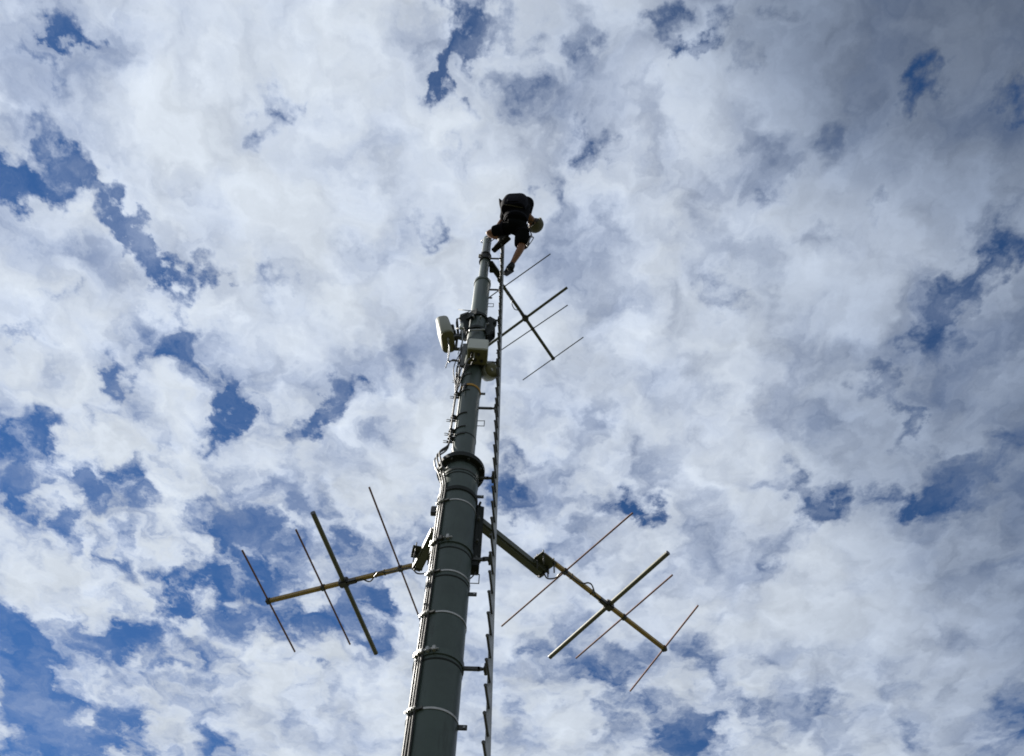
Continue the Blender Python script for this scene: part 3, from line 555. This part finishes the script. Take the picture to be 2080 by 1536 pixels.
# ------------------------------------------------------------------ beam antennas: a level boom with cross rods
AG = 'beam antennas on the mast'
def antenna(label, z, boom_px, rods, dip, cable_px, plate, sc=1.0, bw=0.040, dark=False):
    B = [at_z(x, y, z) for x, y in boom_px]; d = (B[1] - B[0]).normalized(); s = Z.cross(d)
    t = thing('beam_antenna', B[0], label, 'antenna', AG)
    bm_ = Shape().beam(B[0], B[1], bw * sc, bw * sc, bevel=0.003).build('boom', M['boom'] if not dark else M['arm'], t)
    Shape().beam(B[1] + d * 0.001, B[1] + d * 0.010, bw * sc * 0.9, bw * sc * 0.9).build('end_cap', M['black'], bm_)
    for (a, b), nm in rods:
        P, Q = at_z(*a, z), at_z(*b, z)
        ro = Shape().tube([P, Q], 0.0095 * sc, 8).build(nm, M['rod'] if not dark else M['galv_dark'], t)
        # where it crosses the boom
        w = B[0] - P; e = (Q - P).normalized(); den = d.x * e.y - d.y * e.x
        k = (w.x * d.y - w.y * d.x) / (e.x * d.y - e.y * d.x) if abs(den) > 1e-6 else 0
        X = P + e * k
        Shape().box(X, d, s, Z, (0.045 * sc, 0.055 * sc, 0.05 * sc), 0.004).build('clamp', M['galv_dark'], ro)
    P, Q = at_z(*dip[0], z), at_z(*dip[1], z); e = (Q - P).normalized(); k = ((B[0] - P).x * d.y - (B[0] - P).y * d.x) / (e.x * d.y - e.y * d.x); X = P + e * k
    dp = Shape().tube([P, Q], 0.0235 * sc, 14).build('dipole', M['dipole'] if not dark else M['arm'], t)
    for g in (P, Q):
        h = e if g is Q else -e
        Shape().tube([g, g + h * 0.01], 0.0245 * sc, 14).build('end_cap', M['black'], dp)
    fb = Shape().box(X, d, s, Z, (0.10 * sc, 0.085 * sc, 0.085 * sc), 0.012).box(X - d * 0.085 * sc - Z * 0.012, d, s, Z, (0.12 * sc, 0.05 * sc, 0.05 * sc), 0.01).tube([X - d * 0.14 * sc - Z * 0.012, X - d * 0.21 * sc - Z * 0.012], 0.016 * sc, 10).build('feed_block', M['black'], t)
    C = [X - d * 0.2 * sc - Z * 0.012] + [at_z(x, y, z - 0.045) for x, y in cable_px]
    Shape().tube(curve_pts(C, 6), 0.0075 * sc, 8).build('feed_cable', M['black'], t)
    n = int((X - B[0]).length / 0.22)
    for i in range(1, n):
        c = B[0] + d * (0.2 * i + 0.1 * (i % 2))
        if (c - X).length > 0.2 * sc: Shape().box(c, d, s, Z, (0.012, bw * sc + 0.007, bw * sc + 0.007), 0.001).tube([c + Z * 0.02, c + Z * 0.05 + s * 0.01], 0.002, 5).build('cable_tie', M['black'], t)
    if plate:
        a, b, w_ = plate
        a, b = at_z(*a, z), at_z(*b, z); h = (b - a).normalized()
        pl = Shape().box((a + b) / 2 - Z * 0.02, h, Z.cross(h), Z, ((b - a).length, w_, 0.012), 0.003).box((a + b) / 2 - Z * 0.055 + Z.cross(h) * (w_ / 2 - 0.006), h, Z.cross(h), Z, ((b - a).length, 0.012, 0.07), 0.003).build('mount_plate', M['arm'], t)
        for u in (0.15, 0.85):
            c = a.lerp(b, u)
            for v in (-0.35, 0.35):
                q = c + Z.cross(h) * (w_ * v); Shape().tube([q - Z * 0.16, q + Z * 0.04], 0.007, 6).tube([q - Z * 0.045, q - Z * 0.028], 0.014, 6).build('bolt', M['galv_dark'], pl)
    return t
zb = za + 0.06
antenna('lower left beam antenna on an ochre boom with dark cross rods, left of the mast', zb, ((838, 1149), (546, 1221)),
        [(((492, 1118), (599, 1324)), 'director_rod'), (((601, 1076), (711, 1309)), 'director_rod'), (((750, 990), (872, 1307)), 'reflector_rod')],
        ((636, 1043), (763, 1326)), [(752, 1181), (768, 1163), (790, 1162), (832, 1154), (848, 1165), (868, 1163), (878, 1148)], ((838, 1112), (880, 1120), 0.10))
antenna('lower right beam antenna with pinkish rods and one slanted rod, on the right arm', zb, ((1104, 1127), (1352, 1320)),
        [(((1019, 1272), (1285, 1042)), 'reflector_rod'), (((1170, 1337), (1366, 1168)), 'director_rod'), (((1280, 1404), (1418, 1230)), 'director_rod')],
        ((1118, 1334), (1356, 1124)), [(1203, 1190), (1195, 1184), (1180, 1184), (1145, 1163), (1128, 1174), (1112, 1175), (1105, 1165)], ((1093, 1124), (1123, 1148), 0.12))
zu = at_y(984, 528, 5.0).z
antenna('small upper antenna with thin dark rods, right of the ladder beneath the climber', zu + 0.05, ((1012, 567), (1124, 729)),
        [(((960, 628), (1118, 516)), 'reflector_rod'), (((1008, 718), (1153, 620)), 'director_rod'), (((1062, 772), (1185, 685)), 'director_rod')],
        ((986, 706), (1151, 585)), [(1052, 630), (1045, 628), (1040, 618), (1040, 610), (1035, 600)], None, 1.0, 0.046, True)
ub = thing('top_bracket', (AX.x, AX.y, zu), 'dark clamp and short arm on the thin top tube carrying the upper antenna', 'bracket')
Shape().hoop((AX.x, AX.y, zu + 0.02), TOP_R + 0.001, TOP_R + 0.018, 0.16, 40).hoop((AX.x, AX.y, zu + 0.13), TOP_R + 0.001, TOP_R + 0.026, 0.02, 40).hoop((AX.x, AX.y, zu - 0.09), TOP_R + 0.001, TOP_R + 0.026, 0.02, 40).build('collar', M['mast_dark'], ub)
for a in (-60, -30):
    q = AX + out_dir(a) * (TOP_R + 0.03) + Z * (zu + 0.02); Shape().box(q, out_dir(a), Z.cross(out_dir(a)), Z, (0.05, 0.02, 0.13), 0.004).build('clamp_bolt', M['strap'] if a == -30 else M['galv_dark'], ub)
Shape().beam(at_z(995, 533, zu), at_z(1018, 566, zu), 0.09, 0.09, bevel=0.012).build('arm', M['mast_dark'], ub)
Shape().box(at_z(999, 548, zu - 0.05), (1, 0, 0), (0, 1, 0), Z, (0.08, 0.10, 0.05), 0.01).build('plate', M['mast_dark'], ub)

# ------------------------------------------------------------------ equipment cluster on the middle tube
def rounded_extrude(c, ax, u, v, half_u, half_v, rad, length, bulge=0.0):
    """A rounded-rectangle section at c pushed along ax; edges rounded off at both ends."""
    sh = Shape(); rings = []
    for t, k in ((0, 0.90), (0.02, 0.97), (0.05, 1), (0.5, 1.0 + bulge), (0.95, 0.97), (0.985, 0.93), (1, 0.85)):
        ring = []
        for qx, qy, a0 in ((1, 1, 0), (-1, 1, 90), (-1, -1, 180), (1, -1, 270)):
            for i in range(6):
                a = R(a0 + i * 18); ring.append(sh.bm.verts.new(c + ax * (length * t) + u * (k * (qx * (half_u - rad) + rad * math.cos(a))) + v * (k * (qy * (half_v - rad) + rad * math.sin(a)))))
        rings.append(ring)
    sh.skin_rings(rings); return sh
pc, pt = at_y(910, 694, 4.92), at_y(899.5, 662, 4.90)
ax = (pt - pc).normalized(); v = (Vector((0.10, 1, 0)) - ax * ax.dot(Vector((0.10, 1, 0)))).normalized(); u = v.cross(ax)
pa = thing('panel_antenna', pc, 'white rounded panel antenna tilted out on the left of the mast', 'panel antenna')
rounded_extrude(pc, ax, u, v, 0.088, 0.168, 0.062, (pt - pc).length).build('radome', M['radome'], pa)
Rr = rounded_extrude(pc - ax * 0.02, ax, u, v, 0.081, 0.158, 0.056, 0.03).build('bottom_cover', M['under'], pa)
for k in (-0.06, 0.05):
    q = pc - ax * 0.02 + v * k; Shape().tube([q, q - ax * 0.05], 0.014, 10).build('connector', M['galv'], Rr)
q = pc + ax * 0.12 + u * 0.09
for h in (0.06, 0.20, 0.34):
    q = pc + ax * h + u * 0.085
    bk = Shape().box(q + u * 0.025, u, v, ax, (0.06, 0.07, 0.05), 0.008).build('hinge', M['galv_dark'], pa)
a1 = pc + ax * 0.12 + u * 0.10; a2 = AX + Vector((-mid_r(11.2) - 0.05, -0.03, a1.z + 0.05))
Shape().beam(a1, a2, 0.05, 0.05, bevel=0.006).beam(a1 + Vector((0, 0.10, -0.18)), a2 + Vector((0, 0.04, -0.22)), 0.035, 0.035).beam(a1.lerp(a2, 0.35) + Vector((0, 0.05, -0.24)), a1.lerp(a2, 0.35) + Vector((0, 0.0, 0.08)), 0.03, 0.03).build('mount_arm', M['galv_dark'], pa)
Shape().tube(curve_pts([pc - ax * 0.02 - v * 0.02, at_y(913, 712, 4.9), at_y(910, 730, 4.92), at_y(905.5, 747, 4.92)], 6), 0.007, 8).build('cable_tail', M['galv'], pa)
Shape().tube(curve_pts([pc - ax * 0.02 + v * 0.06, at_y(911, 735, 4.93), at_y(920, 730.5, 4.93), at_y(932, 733, 4.93)], 6), 0.007, 8).build('cable_tail', M['black'], pa)

cg = thing('mount_frame', (AX.x, AX.y, 11.3), 'dark steel clamp frame round the middle tube between the panel antenna and the ladder', 'bracket')
r = mid_r(11.4)
for z in (11.62, 11.22):
    cl = Shape().hoop((AX.x, AX.y, z), r + 0.002, r + 0.022, 0.06, 40)
    cl.build('collar', M['mast_dark'], cg)
for a, za_, zb_, L in ((-62, 11.18, 11.72, 0.15), (-118, 11.18, 11.72, 0.14), (68, 11.12, 11.66, 0.15), (112, 11.12, 11.66, 0.13)):
    d = out_dir(a); c0 = AX + d * (r + 0.01)
    Shape().prism([c0 + Z * za_, c0 + d * (L * 0.35) + Z * za_, c0 + d * L + Z * (za_ + 0.22), c0 + d * L + Z * (za_ + 0.36), c0 + d * (L * 0.35) + Z * zb_, c0 + Z * zb_], Z.cross(d) * 0.014).build('gusset', M['mast_dark'], cg)
pl = Shape().box(AX + out_dir(-35) * (r + 0.045) + Z * 11.56, Z.cross(out_dir(-35)), out_dir(-35), Z, (0.20, 0.02, 0.17), 0.004).build('clamp_plate', M['mast_dark'], cg)
pl = Shape().box(AX + out_dir(-95) * (r + 0.15) + Z * 11.43, Z.cross(out_dir(-95)), out_dir(-95), Z, (0.26, 0.02, 0.14), 0.004).build('clamp_plate', M['mast_dark'], cg)
Shape().box(AX + out_dir(88) * (r + 0.11) + Z * 11.42, Z.cross(out_dir(88)), out_dir(88), Z, (0.24, 0.02, 0.10), 0.004).build('clamp_plate', M['mast_dark'], cg)
for p0, p1 in (((931, 629, 4.92), (974, 633, 4.86)), ((927, 650, 4.86), (955, 631, 4.88)), ((925, 667, 4.95), (945, 668, 4.9))):
    Shape().tube([at_y(*p0), at_y(*p1)], 0.0065, 6).build('threaded_rod', M['galv_dark'], cg)
for a, z in ((-20, 11.47), (15, 11.44), (60, 11.4), (98, 11.47)):
    q = AX + out_dir(a) * (r + 0.035) + Z * z; Shape().tube([q - out_dir(a) * 0.02, q + out_dir(a) * 0.03], 0.011, 6).build('bolt', M['galv'], cg)
Shape().tube([AX + out_dir(-30) * (r + 0.06) + Z * 11.05, AX + out_dir(40) * (r + 0.05) + Z * 11.14], 0.012, 8).build('clamp_bar', M['galv'], cg)

ar_ = thing('surge_arrestor', at_y(937, 665, 4.85), 'small pale cylinder with a black cap beside the clamp frame', 'fitting')
p = at_y(937, 668, 4.85)
Shape().tube([p, p + Z * 0.12], 0.026, 14).build('body', M['white'], ar_)
Shape().tube([p + Z * 0.12, p + Z * 0.15, p + Z * 0.175], [0.03, 0.03, 0.016], 14).build('cap', M['black'], ar_)
Shape().tube(curve_pts([p, p - Z * 0.1 + Vector((0.02, 0, 0)), p - Z * 0.3 + Vector((0.03, 0.03, 0)), p - Z * 0.6 + Vector((0.0, 0.05, 0))], 5), 0.007, 6).build('cable_tail', M['galv'], ar_)

eb = thing('equipment_box', at_y(970, 700, 4.7), 'pale grey box with olive underside strapped to the front of the middle tube', 'equipment box')
bl, brr = at_z(949.5, 707, 10.20), at_z(991.5, 710, 10.20)
bx = (brr - bl).normalized(); by = Z.cross(bx); W = (brr - bl).length; dpt, hgt = 0.225, 0.255
c0 = (bl + brr) / 2 + by * (dpt / 2)
Shape().box(c0 + Z * (hgt / 2 + 0.006), bx, by, Z, (W, dpt, hgt), 0.010).build('housing', M['white'], eb)
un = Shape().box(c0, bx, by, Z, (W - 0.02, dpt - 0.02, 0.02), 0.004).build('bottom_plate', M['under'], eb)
for i, j in ((-0.28, -0.25), (0.05, -0.2), (-0.1, 0.15), (0.22, 0.2)):
    q = c0 + bx * (W * i) + by * (dpt * j) - Z * 0.008; Shape().tube([q, q - Z * 0.022], 0.018, 12).tube([q - Z * 0.022, q - Z * 0.04], 0.011, 10).build('cable_gland', M['black'], un)
q = c0 - bx * (W * 0.3) - by * 0.03
Shape().tube(curve_pts([q, q - Z * 0.09, q - Z * 0.2 - bx * 0.04, on_mast(-60, 9.75, 0.03)], 6), 0.008, 8).build('cable_tail', M['black'], un)
q = c0 - bx * (W * 0.16) - by * 0.06
Shape().tube([q, q - Z * 0.08 + by * 0.05], 0.006, 8).build('drain_tube', M['strap'], un)
for i in (-0.3, 0.3):
    b0 = c0 + bx * (W * i) + by * (dpt / 2 + 0.012) + Z * 0.13; Shape().beam(b0, b0 + by * 0.05, 0.05, 0.18).build('back_bracket', M['galv_dark'], eb)
side = Shape()
b0 = c0 - bx * (W / 2 + 0.05) + by * 0.08
side.beam(b0 - Z * 0.12, b0 + Z * 0.45, 0.025, 0.05, up=Vector((1, 0, 0))).beam(b0 + Vector((0.0, 0.05, -0.06)), b0 + Vector((-0.02, 0.05, 0.38)), 0.02, 0.03, up=Vector((1, 0, 0)))
side.build('side_bracket', M['galv_dark'], eb)
tg = thing('cable_loops', b0, 'tangle of thin black and grey leads hanging left of the equipment box', 'cable')
for k in range(6):
    q = b0 + Vector((-0.05 + 0.025 * k, 0.02 * (k % 3), 0.42 - 0.05 * k))
    e = on_mast(-88 + 5 * k, 9.75 + 0.1 * (k % 2), 0.035)
    mid = q.lerp(e, 0.5) + Vector((-0.06 + 0.03 * (k % 3), -0.02, -0.05))
    Shape().tube(curve_pts([q, q - Z * 0.12 + Vector((0.02 * (-1) ** k, 0, 0)), mid, e], 6), 0.0065, 6).build('lead', M['black'] if k % 3 else M['cable'], tg)

fh = thing('round_housing', at_y(992, 755, 5.02), 'small rounded grey housing with a dark underside wedged between mast and ladder', 'housing')
p = at_y(993, 757, 5.02); d = Vector((0.35, -0.55, -0.35)).normalized()
u = d.orthogonal().normalized(); 
rh = Shape().tube([p - d * 0.10, p - d * 0.085, p - d * 0.02, p + d * 0.07, p + d * 0.085], [0.055, 0.085, 0.108, 0.112, 0.104], 22).build('shell', M['galv'], fh)
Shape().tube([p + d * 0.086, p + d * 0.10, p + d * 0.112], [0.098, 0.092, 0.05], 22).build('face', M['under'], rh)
Shape().beam(p - d * 0.05 + Vector((-0.08, 0, 0.05)), AX + Vector((0.12, 0, p.z + 0.06)), 0.03, 0.05).beam(p + Vector((-0.105, -0.06, 0.02)), p + Vector((-0.08, 0.04, 0.10)), 0.02, 0.06).build('bracket', M['galv_dark'], fh)
Shape().tube(curve_pts([p + Vector((-0.09, -0.02, -0.08)), p + Vector((-0.10, -0.02, -0.18)), p + Vector((-0.14, -0.02, -0.32))], 5), 0.005, 6).build('cable_tail', M['cable'], fh)
Shape().box(p + d * 0.115 + u * 0.02, d, u, d.cross(u), (0.01, 0.02, 0.035), 0.002).build('plate', M['strap'], rh)

# ------------------------------------------------------------------ the climber
def grown(name, nodes, edges, mat, parent, levels=2, root=0):
    """One continuous surface grown round a skeleton: nodes are (point, radius) or (point, (rx, ry))."""
    me = bpy.data.meshes.new(name); me.from_pydata([n[0] for n in nodes], edges, [])
    o = bpy.data.objects.new(name, me); COL.objects.link(o)
    o.modifiers.new('skin', 'SKIN')
    for i, n in enumerate(nodes):
        sv = me.skin_vertices[0].data[i]; r = n[1]; sv.radius = r if isinstance(r, tuple) else (r, r); sv.use_root = i == root
    ss = o.modifiers.new('smooth', 'SUBSURF'); ss.levels = ss.render_levels = levels
    dg = bpy.context.evaluated_depsgraph_get(); ev = o.evaluated_get(dg)
    m2 = bpy.data.meshes.new_from_object(ev); off = parent.location if parent else Vector()
    for v in m2.vertices: v.co -= off
    for p in m2.polygons: p.use_smooth = True
    m2.materials.clear(); m2.materials.append(mat)
    bpy.data.objects.remove(o); bpy.data.meshes.remove(me); m2.name = name
    q = bpy.data.objects.new(name, m2); COL.objects.link(q); q.parent = parent
    return q
J = dict(
    pelvis=at_y(1047, 462, 4.55), belly=at_y(1048, 447, 4.46), chest=at_y(1051, 428, 4.44), base=at_y(1061, 425, 4.49), neck=at_y(1073, 439, 4.60), head=at_y(1085, 455, 4.73),
    shl=at_y(1029, 420, 4.44), shr=at_y(1075, 414, 4.40), ell=at_y(1021, 446, 4.72), elr=at_y(1070, 447, 4.72),
    hipl=at_y(1037, 463, 4.55), hipr=at_y(1063, 465, 4.56), knl=at_y(989, 474, 4.70), anl=at_y(1022, 486, 4.73), knr=at_y(1059, 503, 4.73), anr=at_y(1036, 543, 4.94),
    wrl=AX + Vector((0.09, -0.10, TOP_Z + 0.03)))
J['wrr'] = at_y(1050, 452, 4.85)
man = thing('person', J['pelvis'], 'person in black shirt, shorts, boots and khaki helmet crouching at the top of the mast', 'person')
nodes, edges = [], []
def nd(p, r): nodes.append((Vector(p), r)); return len(nodes) - 1
def ln(*ids):
    for a, b in zip(ids, ids[1:]): edges.append((a, b))
def mid(a, b, t=0.5): return J[a].lerp(J[b], t)
pel = nd(J['pelvis'], (0.11, 0.09)); bel = nd(J['belly'], (0.13, 0.11)); che = nd(J['chest'], (0.17, 0.13)); bas = nd(J['base'], 0.085)
hd = (J['head'] - J['neck']).normalized()
face = (Vector((-0.35, 0.75, -0.35)) - hd * hd.dot(Vector((-0.35, 0.75, -0.35)))).normalized(); ear = hd.cross(face)
nek = nd(J['neck'], 0.058); sk0 = nd(J['head'] - hd * 0.05, 0.078); sk1 = nd(J['head'] + hd * 0.02, 0.092); sk2 = nd(J['head'] + hd * 0.085, 0.070)
ln(pel, bel, che, bas, nek, sk0, sk1, sk2)
ch = nd(J['head'] - hd * 0.075 + face * 0.062, 0.034); ln(sk0, ch)
no = nd(J['head'] - hd * 0.01 + face * 0.108, 0.015); ln(sk1, no)
for s, sh, el, wr in ((-1, 'shl', 'ell', 'wrl'), (1, 'shr', 'elr', 'wrr')):
    a = nd(J[sh], 0.066); b = nd(mid(sh, el), 0.048); e = nd(J[el], 0.042); f = nd(mid(el, wr, 0.35), 0.042); w = nd(J[wr], 0.028)
    ln(che, a, b, e, f, w)
    fd = (J[wr] - J[el]).normalized(); side = fd.cross(Vector((0, 0, 1))).normalized(); dn = side.cross(fd)
    if dn.z > 0: dn = -dn
    pm = nd(J[wr] + fd * 0.055, (0.040, 0.022)); ln(w, pm)
    for k, L in ((-1.5, 0.9), (-0.5, 1.0), (0.5, 0.95), (1.5, 0.78)):                      # four fingers curled over what they hold
        b0 = J[wr] + fd * 0.095 + side * (k * 0.019)
        k1 = nd(b0, 0.0095); k2 = nd(b0 + fd * 0.034 * L + dn * 0.012, 0.0088); k3 = nd(b0 + fd * 0.045 * L + dn * 0.042, 0.008); k4 = nd(b0 + fd * 0.030 * L + dn * 0.062, 0.007)
        ln(pm, k1, k2, k3, k4)
    t0 = J[wr] + fd * 0.04 - side * (s * 0.034); t1 = nd(t0, 0.0125); t2 = nd(t0 + fd * 0.025 - side * (s * 0.018) + dn * 0.02, 0.0105); t3 = nd(t0 + fd * 0.045 - side * (s * 0.008) + dn * 0.045, 0.009)
    ln(pm, t1, t2, t3)
for hp, kn, an in (('hipl', 'knl', 'anl'), ('hipr', 'knr', 'anr')):
    a = nd(J[hp], 0.082); b = nd(mid(hp, kn, 0.5), 0.076); k = nd(J[kn], 0.066); c = nd(mid(kn, an, 0.35), 0.060); d = nd(mid(kn, an, 0.75), 0.042); e = nd(J[an], 0.038)
    ln(pel, a, b, k, c, d, e)
body = grown('body', nodes, edges, M['skin'], man)
for s in (-1, 1):
    Shape().ball(J['head'] + hd * 0.005 + face * 0.088 + ear * (0.032 * s), 0.013, n=10).build('eye', M['eye'], man)
    Shape().ball(J['head'] - hd * 0.01 + ear * (0.092 * s), 0.03, 0.35, 0.7, 1.0, Matrix((ear, face, hd)).transposed(), 10).build('ear', M['skin'], man)
Shape().beam(J['head'] - hd * 0.055 + face * 0.092 + ear * 0.022, J['head'] - hd * 0.055 + face * 0.092 - ear * 0.022, 0.008, 0.008, hd, 0.002).build('mouth', M['hair'], man)
hr = Shape(); hr.ball(J['head'] + hd * 0.02 - face * 0.018, 0.105, 1, 1, 1.0, None, 18).build('hair', M['hair'], man)
# helmet: a shell open below, with a short peak and a rim
sh = Shape(); rings = []
Hm = J['head'] + hd * 0.02
for t, r in ((-0.035, 0.134), (-0.02, 0.130), (0.01, 0.128), (0.05, 0.121), (0.09, 0.102), (0.12, 0.072), (0.137, 0.035), (0.141, 0.004)):
    rings.append(sh.ring(Hm + hd * t - face * 0.008, face * 1.14, ear, r, 26))
sh.skin_rings(rings, False)
sh.hoop(Hm - hd * 0.03 - face * 0.008, 0.122, 0.140, 0.014, 26, hd)
hel = sh.build('helmet', M['helmet'], man)
pk = Shape(); pk.prism([Hm - hd * 0.03 + face * 0.12 - ear * 0.085, Hm - hd * 0.035 + face * 0.185 - ear * 0.05, Hm - hd * 0.035 + face * 0.185 + ear * 0.05, Hm - hd * 0.03 + face * 0.12 + ear * 0.085], hd * 0.01).build('peak', M['helmet'], hel)
Shape().tube([Hm - hd * 0.02 + ear * 0.125, J['head'] - hd * 0.10 + face * 0.05 + ear * 0.05, J['head'] - hd * 0.12 + face * 0.07, J['head'] - hd * 0.10 + face * 0.05 - ear * 0.05, Hm - hd * 0.02 - ear * 0.125], 0.007, 6).build('chin_strap', M['webbing'], hel)
# shirt and shorts follow the body a little larger
nodes, edges = [], []
a = nd(J['pelvis'], (0.185, 0.16)); b = nd(J['belly'], (0.20, 0.165)); c = nd(J['chest'], (0.25, 0.18)); d = nd(J['base'] + Vector((0.01, -0.05, 0.03)), 0.15); e = nd(J['neck'].lerp(J['base'], 0.45), 0.082); ln(a, b, c, d, e)
for sh_, el in (('shl', 'ell'), ('shr', 'elr')):
    u = nd(J[sh_] + Vector((0, -0.03, 0.03)), 0.125); v = nd(mid(sh_, el, 0.4), 0.074); w = nd(mid(sh_, el, 1.0), 0.068); ln(c, u, v, w)
grown('shirt', nodes, edges, M['cloth'], man)
nodes, edges = [], []
a = nd(mid('pelvis', 'belly', 0.6), (0.18, 0.15)); b = nd(J['pelvis'] - Vector((0, 0, 0.03)), (0.20, 0.17)); ln(a, b)
for hp, kn, t, ex in (('hipl', 'knl', 0.74, 0.0), ('hipr', 'knr', 0.90, 0.02)):
    u = nd(J[hp], 0.135); v = nd(mid(hp, kn, 0.45), 0.118 + ex); w = nd(mid(hp, kn, t - 0.06), 0.108 + ex); x = nd(mid(hp, kn, t), 0.104 + ex); ln(b, u, v, w, x)
grown('shorts', nodes, edges, M['shorts'], man, root=1)
# boots
def boot(an, toe, heel, up):
    nodes.clear(); edges.clear()
    A = J[an]; q = (toe - heel).normalized()
    s = nd(A + (J[up] - A).normalized() * 0.10, 0.056); m = nd(A, 0.058); h = nd(heel, 0.052); bl = nd(heel.lerp(toe, 0.55), (0.056, 0.045)); t = nd(toe, (0.046, 0.034))
    ln(s, m, h); ln(m, bl, t)
    bt = grown('boot', list(nodes), list(edges), M['boot'], man, root=1)
    Shape().beam(heel - q * 0.045 - Z * 0.052, toe + q * 0.035 - Z * 0.042, 0.092, 0.028, bevel=0.012).build('sole', M['boot'], bt)
    return bt
boot('anl', at_y(1004, 506, 4.86), at_y(1031, 483, 4.66), 'knl')
boot('anr', at_y(1027, 555, 5.06), at_y(1038, 547, 4.92), 'knr')
# harness
hs = Shape(); W0 = mid('pelvis', 'belly', 0.75); axd = (J['chest'] - J['pelvis']).normalized()
hs.hoop(W0, 0.195, 0.206, 0.05, 30, axd).build('waist_belt', M['pack'], man)
for hp, kn in (('hipl', 'knl'), ('hipr', 'knr')):
    Shape().hoop(mid(hp, kn, 0.25), 0.128, 0.136, 0.045, 26, (J[kn] - J[hp]).normalized()).build('leg_loop', M['pack'], man)
# backpack
bpk = thing('backpack', at_y(1036, 412, 4.30), 'black backpack with khaki straps worn on the back of the climber', 'backpack')
c0 = at_y(1045, 416, 4.32); up = (Vector((0.10, -0.12, 1))).normalized(); bk = Vector((-0.12, -1, 0)); bk = (bk - up * up.dot(bk)).normalized(); rt = bk.cross(up)
rounded_extrude(c0 - up * 0.20, up, rt, bk, 0.205, 0.120, 0.116, 0.41, 0.10).build('pack_body', M['pack'], bpk)
rounded_extrude(c0 - up * 0.16 + bk * 0.10, up, rt, bk, 0.105, 0.04, 0.035, 0.20, 0.05).build('front_pocket', M['pack'], bpk)
Shape().tube(curve_pts([c0 - up * 0.205 - rt * 0.16 + bk * 0.03, c0 - up * 0.212 + bk * 0.08, c0 - up * 0.19 + rt * 0.13 + bk * 0.10, c0 + rt * 0.19 + bk * 0.06, c0 + up * 0.18 + rt * 0.18 + bk * 0.05, c0 + up * 0.25 + rt * 0.14], 6), 0.009, 6).build('edge_strap', M['webbing'], bpk)
Shape().tube(curve_pts([c0 + up * 0.20 - rt * 0.03, c0 + up * 0.25 + bk * 0.01, c0 + up * 0.20 + rt * 0.05], 5), 0.010, 6).build('grab_loop', M['webbing'], bpk)
for s_, sh_ in ((-1, 'shl'), (1, 'shr')):
    S = J[sh_]; Shape().tube(curve_pts([c0 + up * 0.17 + rt * (0.09 * s_) - bk * 0.07, S + Z * 0.08 + Vector((0.07 * -s_, 0.02, 0)), S + Vector((-0.08 * s_, 0.08, -0.02)), mid('belly', 'chest', 0.4) + Vector((0.10 * s_, 0.10, 0)), c0 - up * 0.15 + rt * (0.11 * s_) - bk * 0.05], 5), 0.013, 6).build('shoulder_strap', M['webbing'], bpk)
# carabiner hanging at the right hip, and the work lanyard round the mast
cb = thing('carabiner', at_y(1078, 481, 4.50), 'dark carabiner on a short strap hanging below the climber\'s right hip', 'carabiner')
A, B, C_, D_ = at_y(1079, 481, 4.50), at_y(1083.5, 484, 4.50), at_y(1073, 500, 4.50), at_y(1070, 499, 4.50)
Shape().tube(curve_pts([A, A.lerp(B, .5) + Vector((0.0, 0, 0.02)), B, C_, C_.lerp(D_, .5) - Z * 0.012, D_], 4) + [A], 0.0075, 8).build('frame', M['galv_dark'], cb)
Shape().tube([at_y(1070, 462, 4.55), at_y(1079, 474, 4.5), A.lerp(B, 0.4)], 0.009, 6).build('sling', M['black'], cb)
pts = [W0 + Vector((-0.14, 0.10, 0)), J['wrl'] + Vector((-0.02, 0.05, -0.12))]
tz = TOP_Z - 0.06
pts = [W0 + Vector((-0.12, 0.12, 0))] + [AX + Vector((-math.cos(R(t)) * 0.085, math.sin(R(t)) * 0.085, tz)) for t in (0, 45, 90, 135, 180)] + [J['wrr'].lerp(W0, 0.1) + Vector((0, 0.02, 0)), W0 + Vector((0.13, 0.11, 0))]
o = Shape().tube(curve_pts(pts, 5), 0.008, 8).build('work_lanyard', M['black']); tag(o, 'black rope lanyard from the climber\'s waist round the mast top', 'rope')
